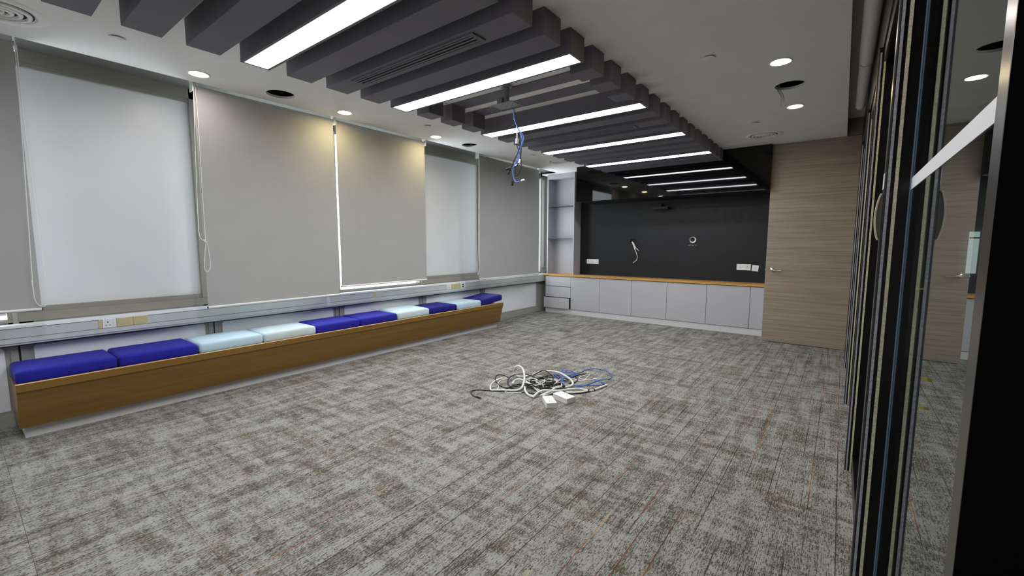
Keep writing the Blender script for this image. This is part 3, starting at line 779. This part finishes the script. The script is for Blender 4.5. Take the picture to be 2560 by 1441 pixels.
# trunking sockets
def tsock(y0, y1, mat, lab, kind):
    t_ = thing('trunking_outlet', (TX, (y0+y1)/2, .684), lab, 'socket' if kind == 's' else 'cover plate', 'outlets on the window trunking')
    fp = mesh('face_plate', bevel(B(TX-.001, TX+.006, y0, y1, .682, .755), .0015, 1), mat, t_)
    c = (y0+y1)/2
    if kind == 's':
        bm = bmesh.new()
        for (dy, dz, a, b) in ((-.01, .012, .004, .005), (-.022, -.014, .005, .0025), (.002, -.014, .005, .0025)):
            box(bm, TX+.0055, TX+.0066, c+dy-a, c+dy+a, .719+dz-b, .719+dz+b)
        mesh('pin_slots', bm, 'gap_dark', fp); mesh('rocker', B(TX+.0055, TX+.0095, c+.022, c+.034, .706, .730), 'plastic_white', fp)
    elif kind == 'b':
        mesh('clip', B(TX+.0055, TX+.0085, c-.008, c+.008, .7155, .7205), 'plastic_cream', fp); mesh('clip', B(TX+.0055, TX+.0085, c-.008, c+.008, .7245, .7265), 'ivory', fp)
    elif kind == 'd':
        mesh('jack', B(TX+.0055, TX+.0085, c-.016, c+.016, .725, .745), 'gap_dark', fp); mesh('jack', B(TX+.0055, TX+.0085, c-.016, c+.016, .692, .715), 'gap_dark', fp)
tsock(.716, .738, 'ivory', 'narrow ivory filler plate left of the near trunking socket', '')
tsock(.740, .824, 'plastic_white', 'white switched socket in the trunking above the blue cushions', 's')
tsock(.828, .932, 'ivory', 'ivory blank plate right beside the near white trunking socket', 'b')
tsock(.936, 1.032, 'ivory', 'ivory blank plate, second to the right of the near trunking socket', 'b')
tsock(4.662, 4.755, 'plastic_white', 'white socket in the trunking near the far end of the bench', 's')
tsock(4.762, 4.860, 'ivory', 'ivory blank plate beside the far trunking socket', '')
tsock(4.862, 4.960, 'ivory', 'ivory blank plate left of the far black jack plate', '')
tsock(4.965, 5.065, 'plastic_white', 'white trunking plate with black jacks at the far end', 'd')

# ================================================================== BENCH
by0, by1 = .215, 5.545
bn = thing('window_bench', (-.05, (by0+by1)/2, 0), 'long low oak bench box along the windows', 'bench')
mesh('plinth', B(WX+.03, .085, .24, 5.53, 0, .115), 'plinth_grey', bn)
mesh('front_panel', prism([(.118, .088), (.136, .088), (.206, .362), (.186, .362)], 'y', by0, by1), 'bench_wood', bn)
mesh('front_lip', prism([(.180, .364), (.215, .364), (.215, .416), (.186, .416)], 'y', by0-.001, by1+.001), 'bench_wood', bn)
mesh('lip_edge', prism([(.186, .416), (.2155, .416), (.2155, .4185), (.186, .4185)], 'y', by0-.001, by1+.001), 'edge_wood', bn)
for (a, b) in ((by0+.001, by0+.02), (by1-.02, by1-.001)):
    mesh('end_panel', prism([(WX+.03, .088), (.118, .088), (.18, .362), (.18, .396), (WX+.03, .396)], 'y', a, b), 'bench_wood', bn)
mesh('seat_board', B(WX+.02, .17, by0+.02, by1-.02, .380, .398), 'bench_wood', bn)
CP = .5385
cols = ['royal', 'royal', 'sky', 'stained', 'royal', 'royal', 'stained', 'navy', 'sky', 'navy']
cl = ['royal blue bench cushion at the near end', 'royal blue bench cushion, second from the near end', 'pale blue bench cushion right after the two near blue ones', 'stained pale blue cushion, fourth from the near end',
      'royal blue cushion, fifth from the near end', 'royal blue cushion, sixth from the near end, next to a raised pale one', 'stained pale blue cushion sitting slightly raised, seventh from the near end',
      'dark blue cushion between two pale ones, eighth from the near end', 'pale blue cushion, second from the far end', 'dark blue cushion at the far end, tilted up and overhanging the bench']
def cushion_bm(x0, x1, y0, y1, z0, z1, r=.028, crown=.010):
    bm = bmesh.new(); box(bm, x0, x1, y0, y1, z0, z1)
    bmesh.ops.recalc_face_normals(bm, faces=bm.faces)
    bmesh.ops.subdivide_edges(bm, edges=[e for e in bm.edges if abs((e.verts[0].co-e.verts[1].co).z) < 1e-6], cuts=5, use_grid_fill=True)
    cx_, cy_ = (x0+x1)/2, (y0+y1)/2
    for v in bm.verts:
        if v.co.z > (z0+z1)/2:
            fx = 1-((v.co.x-cx_)/((x1-x0)/2))**4; fy = 1-((v.co.y-cy_)/((y1-y0)/2))**4
            v.co.z += crown*max(0, fx)*max(0, fy)
    es = [e for e in bm.edges if len(e.link_faces) == 2 and e.calc_face_angle() > .8]
    bmesh.ops.bevel(bm, geom=es, offset=r, segments=4, affect='EDGES', profile=.5)
    return bm
for k in range(10):
    y0 = .219+CP*k; y1 = y0+CP-.006; zb = .3985; z1 = .500
    bm = cushion_bm(-.275, .163, y0, y1, zb, z1)
    if k == 6: bmesh.ops.rotate(bm, verts=bm.verts, cent=(.163, y0, zb), matrix=Matrix.Rotation(math.radians(2.6), 3, 'Y')); bmesh.ops.translate(bm, verts=bm.verts, vec=(0, 0, .003))
    if k == 9:
        bmesh.ops.rotate(bm, verts=bm.verts, cent=(0, y0, zb), matrix=Matrix.Rotation(math.radians(5), 3, 'X')); bmesh.ops.translate(bm, verts=bm.verts, vec=(-.004, 0.004, .002))
    o = mesh('bench_cushion', bm, 'cushion_'+cols[k], smooth=True)
    tag(o, cl[k], 'cushion', 'cushions on the window bench')

# ================================================================== CABLE PILE
def zc(p, h): return un(1150+p[0]/6.244, 880+p[1]/6.244, 'z', h)
def cable(label, pts, r, mat, h=None, cat='cable', name='loose_cable', grp='cables heaped on the carpet', ends=()):
    L = []
    for k, p in enumerate(pts):
        hh = (p[2] if len(p) > 2 else (h if h is not None else r))
        L.append(zc(p, max(hh, r+.0005)))
    cen = sum(L, Vector())/len(L)
    t_ = thing(name, (cen.x, cen.y, 0), label, cat, grp)
    Q = catmull(L, 6)
    for q in Q: q.z = max(q.z, r+.0005)
    mesh('cord' if name == 'loose_cable' else 'sleeve', tube(Q, r, 8 if r < .008 else 12, smooth=0), mat, t_, smooth=True)
    for (i, ln, w, em) in ends:
        a = L[i]; d = (L[i]-L[i+1 if i == 0 else i-1]).normalized()
        if abs(d.z) > .6: d.z = 0
        a = a.copy(); a.z = max(a.z, w+.0005); e_ = a+d*ln; e_.z = max(e_.z, w+.0005)
        mesh('plug', tube([a, e_], w, 10, smooth=0), em, t_, smooth=True)
    return t_
R = .0105
HS = 'loose_hose'
def hose(lab, pts, ends=()): return cable(lab, pts, R, 'hose_white', None, 'cable sleeve', HS, 'white cable sleeves on the carpet', ends)
hose('white cable sleeve arching up in a loop at the back left of the heap', [(500, 600), (650, 600), (850, 606), (950, 575, .02), (990, 500, .04), (1006, 400, .08), (985, 280, .125), (920, 222, .14), (862, 245, .12), (852, 310, .07), (885, 372, .03), (980, 390, .02), (1090, 365, .012)])
hose('white cable sleeve with yellowed end curving over the left of the heap', [(820, 505), (845, 460, .03), (900, 430, .05), (970, 440, .05), (1060, 485, .04), (1150, 550, .03), (1220, 610, .015), (1290, 640)])
hose('white cable sleeve making the wide loop over the back of the heap', [(1130, 365, .015), (1250, 312, .03), (1400, 300, .04), (1550, 328, .045), (1680, 400, .04), (1755, 470, .03), (1745, 525, .02), (1650, 552, .015), (1540, 545, .02), (1460, 580, .025), (1400, 640, .015)])
hose('white cable sleeve running right from the heap with dark tape', [(1290, 690), (1380, 660), (1450, 620, .03), (1330, 600, .045), (1230, 630, .035), (1160, 690, .02), (1135, 715)])
hose('white cable sleeve in front curling round to the left', [(1140, 705, .012), (1060, 665), (1012, 595, .012), (1030, 535, .02), (1100, 505, .03), (1190, 545, .03), (1240, 610, .02)])
hose('white cable sleeve at the front right, upper of a pair', [(1250, 690), (1330, 655, .02), (1440, 612, .035), (1560, 610, .035), (1700, 588, .03), (1850, 580, .02), (1960, 598, .012), (2060, 605), (2160, 570), (2295, 520)])
t_ = hose('white cable sleeve at the front right, lower of a pair', [(1500, 640), (1620, 632), (1760, 640), (1880, 632), (1980, 612, .014)])
mesh('tape', tube([zc((1995, 604), .0115), zc((2100, 595), .0115)], .0135, 12, smooth=0), 'cable_black', t_)
mesh('tape', tube([zc((1606, 535), .03), zc((1634, 540), .03)], .0135, 12, smooth=0), 'cable_black', t_)
cable('black cable trailing left from the heap with a brass tipped plug', [(262, 708), (215, 690), (175, 650), (195, 608), (300, 595), (480, 610), (640, 617), (720, 580, .012), (850, 522, .02), (945, 512, .02), (965, 545, .015), (900, 592, .01), (815, 572, .01), (750, 500, .015), (760, 420, .03), (850, 362, .04), (980, 345, .05), (1130, 380, .05), (1230, 425, .03)], .0050, 'cable_black', ends=[(0, .05, .008, 'cable_black'), (0, .062, .005, 'brass')])
cable('black cable looping at the left edge of the heap', [(770, 412, .03), (690, 372, .03), (605, 360, .025), (550, 400, .015), (560, 460), (620, 530), (720, 562), (830, 548, .015), (1000, 522, .03), (1100, 560, .03), (1300, 562, .02)], .0050, 'cable_black')
cable('black cable arched over the back of the heap', [(1125, 400, .02), (1150, 360, .04), (1240, 312, .05), (1320, 287, .06), (1390, 335, .06), (1450, 392, .05), (1440, 470, .04), (1385, 545, .03)], .0050, 'cable_black')
cable('black cable reaching out at the back right of the heap', [(1560, 470, .02), (1690, 425, .015), (1850, 362), (1970, 342)], .0050, 'cable_black', ends=[(3, .03, .007, 'plastic_white')])
cable('black cable curled beside the wide sleeve loop', [(1700, 380, .01), (1790, 385), (1832, 430), (1800, 475), (1700, 495)], .0050, 'cable_black')
cable('black cable lying along the front of the heap', [(620, 612), (820, 632), (1010, 640), (1300, 660), (1600, 652), (1760, 656), (1900, 645), (2030, 618)], .0050, 'cable_black')
cable('white cable in three strands at the left of the heap', [(730, 408, .01), (600, 432), (500, 490), (468, 560), (492, 602), (560, 600), (598, 560), (596, 490), (650, 440, .01), (760, 420, .015)], .0046, 'cable_white')
cable('white cable in a wider left hand loop', [(760, 400, .015), (660, 402), (560, 440), (488, 505), (480, 570), (520, 610), (700, 612)], .0046, 'cable_white')
cable('white cable kinked out at the right of the heap', [(1620, 440, .02), (1760, 425), (1910, 460), (1985, 400), (2018, 352), (1900, 385), (1862, 412), (1930, 432), (2080, 432)], .0044, 'cable_white', ends=[(8, .035, .008, 'plastic_white')])
cable('white cable bent at the lower left front', [(700, 625), (760, 638), (960, 640)], .0044, 'cable_white')
cable('blue network cable in the widest loop to the right', [(1590, 300, .02), (1720, 292, .015), (1830, 340), (1950, 290), (2100, 262), (2280, 300), (2370, 372), (2330, 425), (2180, 442), (2050, 490), (1900, 540), (1750, 552)], .0042, 'cable_blue')
cable('blue network cable ending at the white plug on the right', [(2100, 432), (2180, 468), (2270, 500), (2150, 522), (1960, 528), (1780, 530)], .0042, 'cable_blue')
cable('blue network cable zigzagging at the back of the heap', [(1600, 275, .03), (1590, 320, .03), (1760, 330, .02), (1820, 360), (1680, 385, .02), (1500, 345, .04), (1460, 380, .04), (1560, 450, .05), (1625, 515, .03), (1600, 420, .05), (1700, 300, .02), (1640, 285, .02)], .0042, 'cable_blue')
cable('blue network cable crossing behind the wide sleeve loop', [(1450, 350, .03), (1560, 390, .04), (1700, 370, .02), (1810, 345), (1720, 400, .015), (1560, 430, .03), (1500, 480, .02)], .0042, 'cable_blue')
rnd = random.Random(3)
descr = ['near the middle', 'towards the back', 'towards the left', 'towards the front', 'under the wide sleeve loop', 'over the others', 'beside the blue cables', 'deep in the tangle', 'at the core']
for k in range(15):
    bl = k % 5 in (0, 2, 4)
    pts = []; cx_, cy_ = rnd.uniform(1180, 1480), rnd.uniform(420, 510); ph = rnd.uniform(0, 6.28)
    for j in range(11):
        a = ph + j*rnd.uniform(.7, 1.1)
        pts.append((cx_+rnd.uniform(110, 260)*math.cos(a), cy_+rnd.uniform(35, 80)*math.sin(a), rnd.uniform(.006, .055)))
    cable(('black' if bl else 'white') + ' cable coiled inside the heap', pts, .0050 if bl else .0044, 'cable_black' if bl else 'cable_white')
# white extension blocks
def block(corners, hgt, label):
    p = [un(1150+a/6.244, 880+b/6.244, 'z', hgt) for a, b in corners]
    cen = sum(p, Vector())/4
    t_ = thing('extension_block', (cen.x, cen.y, 0), label, 'extension block', 'white extension blocks on the carpet')
    xa = (((p[2]-p[3])+(p[1]-p[0]))*.5); ya = (((p[0]-p[3])+(p[1]-p[2]))*.5)
    wv, lv = xa.length, ya.length; ya = ya.normalized(); xa = Vector((ya.y, -ya.x, 0))
    def T(bm):
        M = Matrix(((xa.x, ya.x, 0, cen.x), (xa.y, ya.y, 0, cen.y), (0, 0, 1, 0), (0, 0, 0, 1)))
        bmesh.ops.transform(bm, matrix=M, verts=bm.verts); return bm
    w2, l2 = wv/2, lv/2
    mesh('base_half', T(bevel(B(-w2, w2, -l2, l2, .0005, hgt*.62), .003, 2)), 'plastic_white', t_)
    th = mesh('top_half', T(bevel(B(-w2, w2, -l2, l2, hgt*.64, hgt), .003, 2)), 'plastic_white', t_)
    for sgn in (-1, 1):
        b_ = bmesh.new()
        for (dx, dy, a, c) in ((0, .012, .004, .004), (-.012, -.01, .003, .005), (.012, -.01, .003, .005)):
            box(b_, dx-a, dx+a, sgn*l2*.45+dy-c, sgn*l2*.45+dy+c, hgt-.0005, hgt+.0006)
        mesh('pin_slots', T(b_), 'mount_grey', th)
block([(1285, 690), (1430, 682), (1515, 790), (1350, 810)], .048, 'white extension block in front of the heap, nearest one')
block([(1440, 642), (1590, 618), (1785, 690), (1685, 748)], .05, 'longer white extension block lying behind the nearest one')
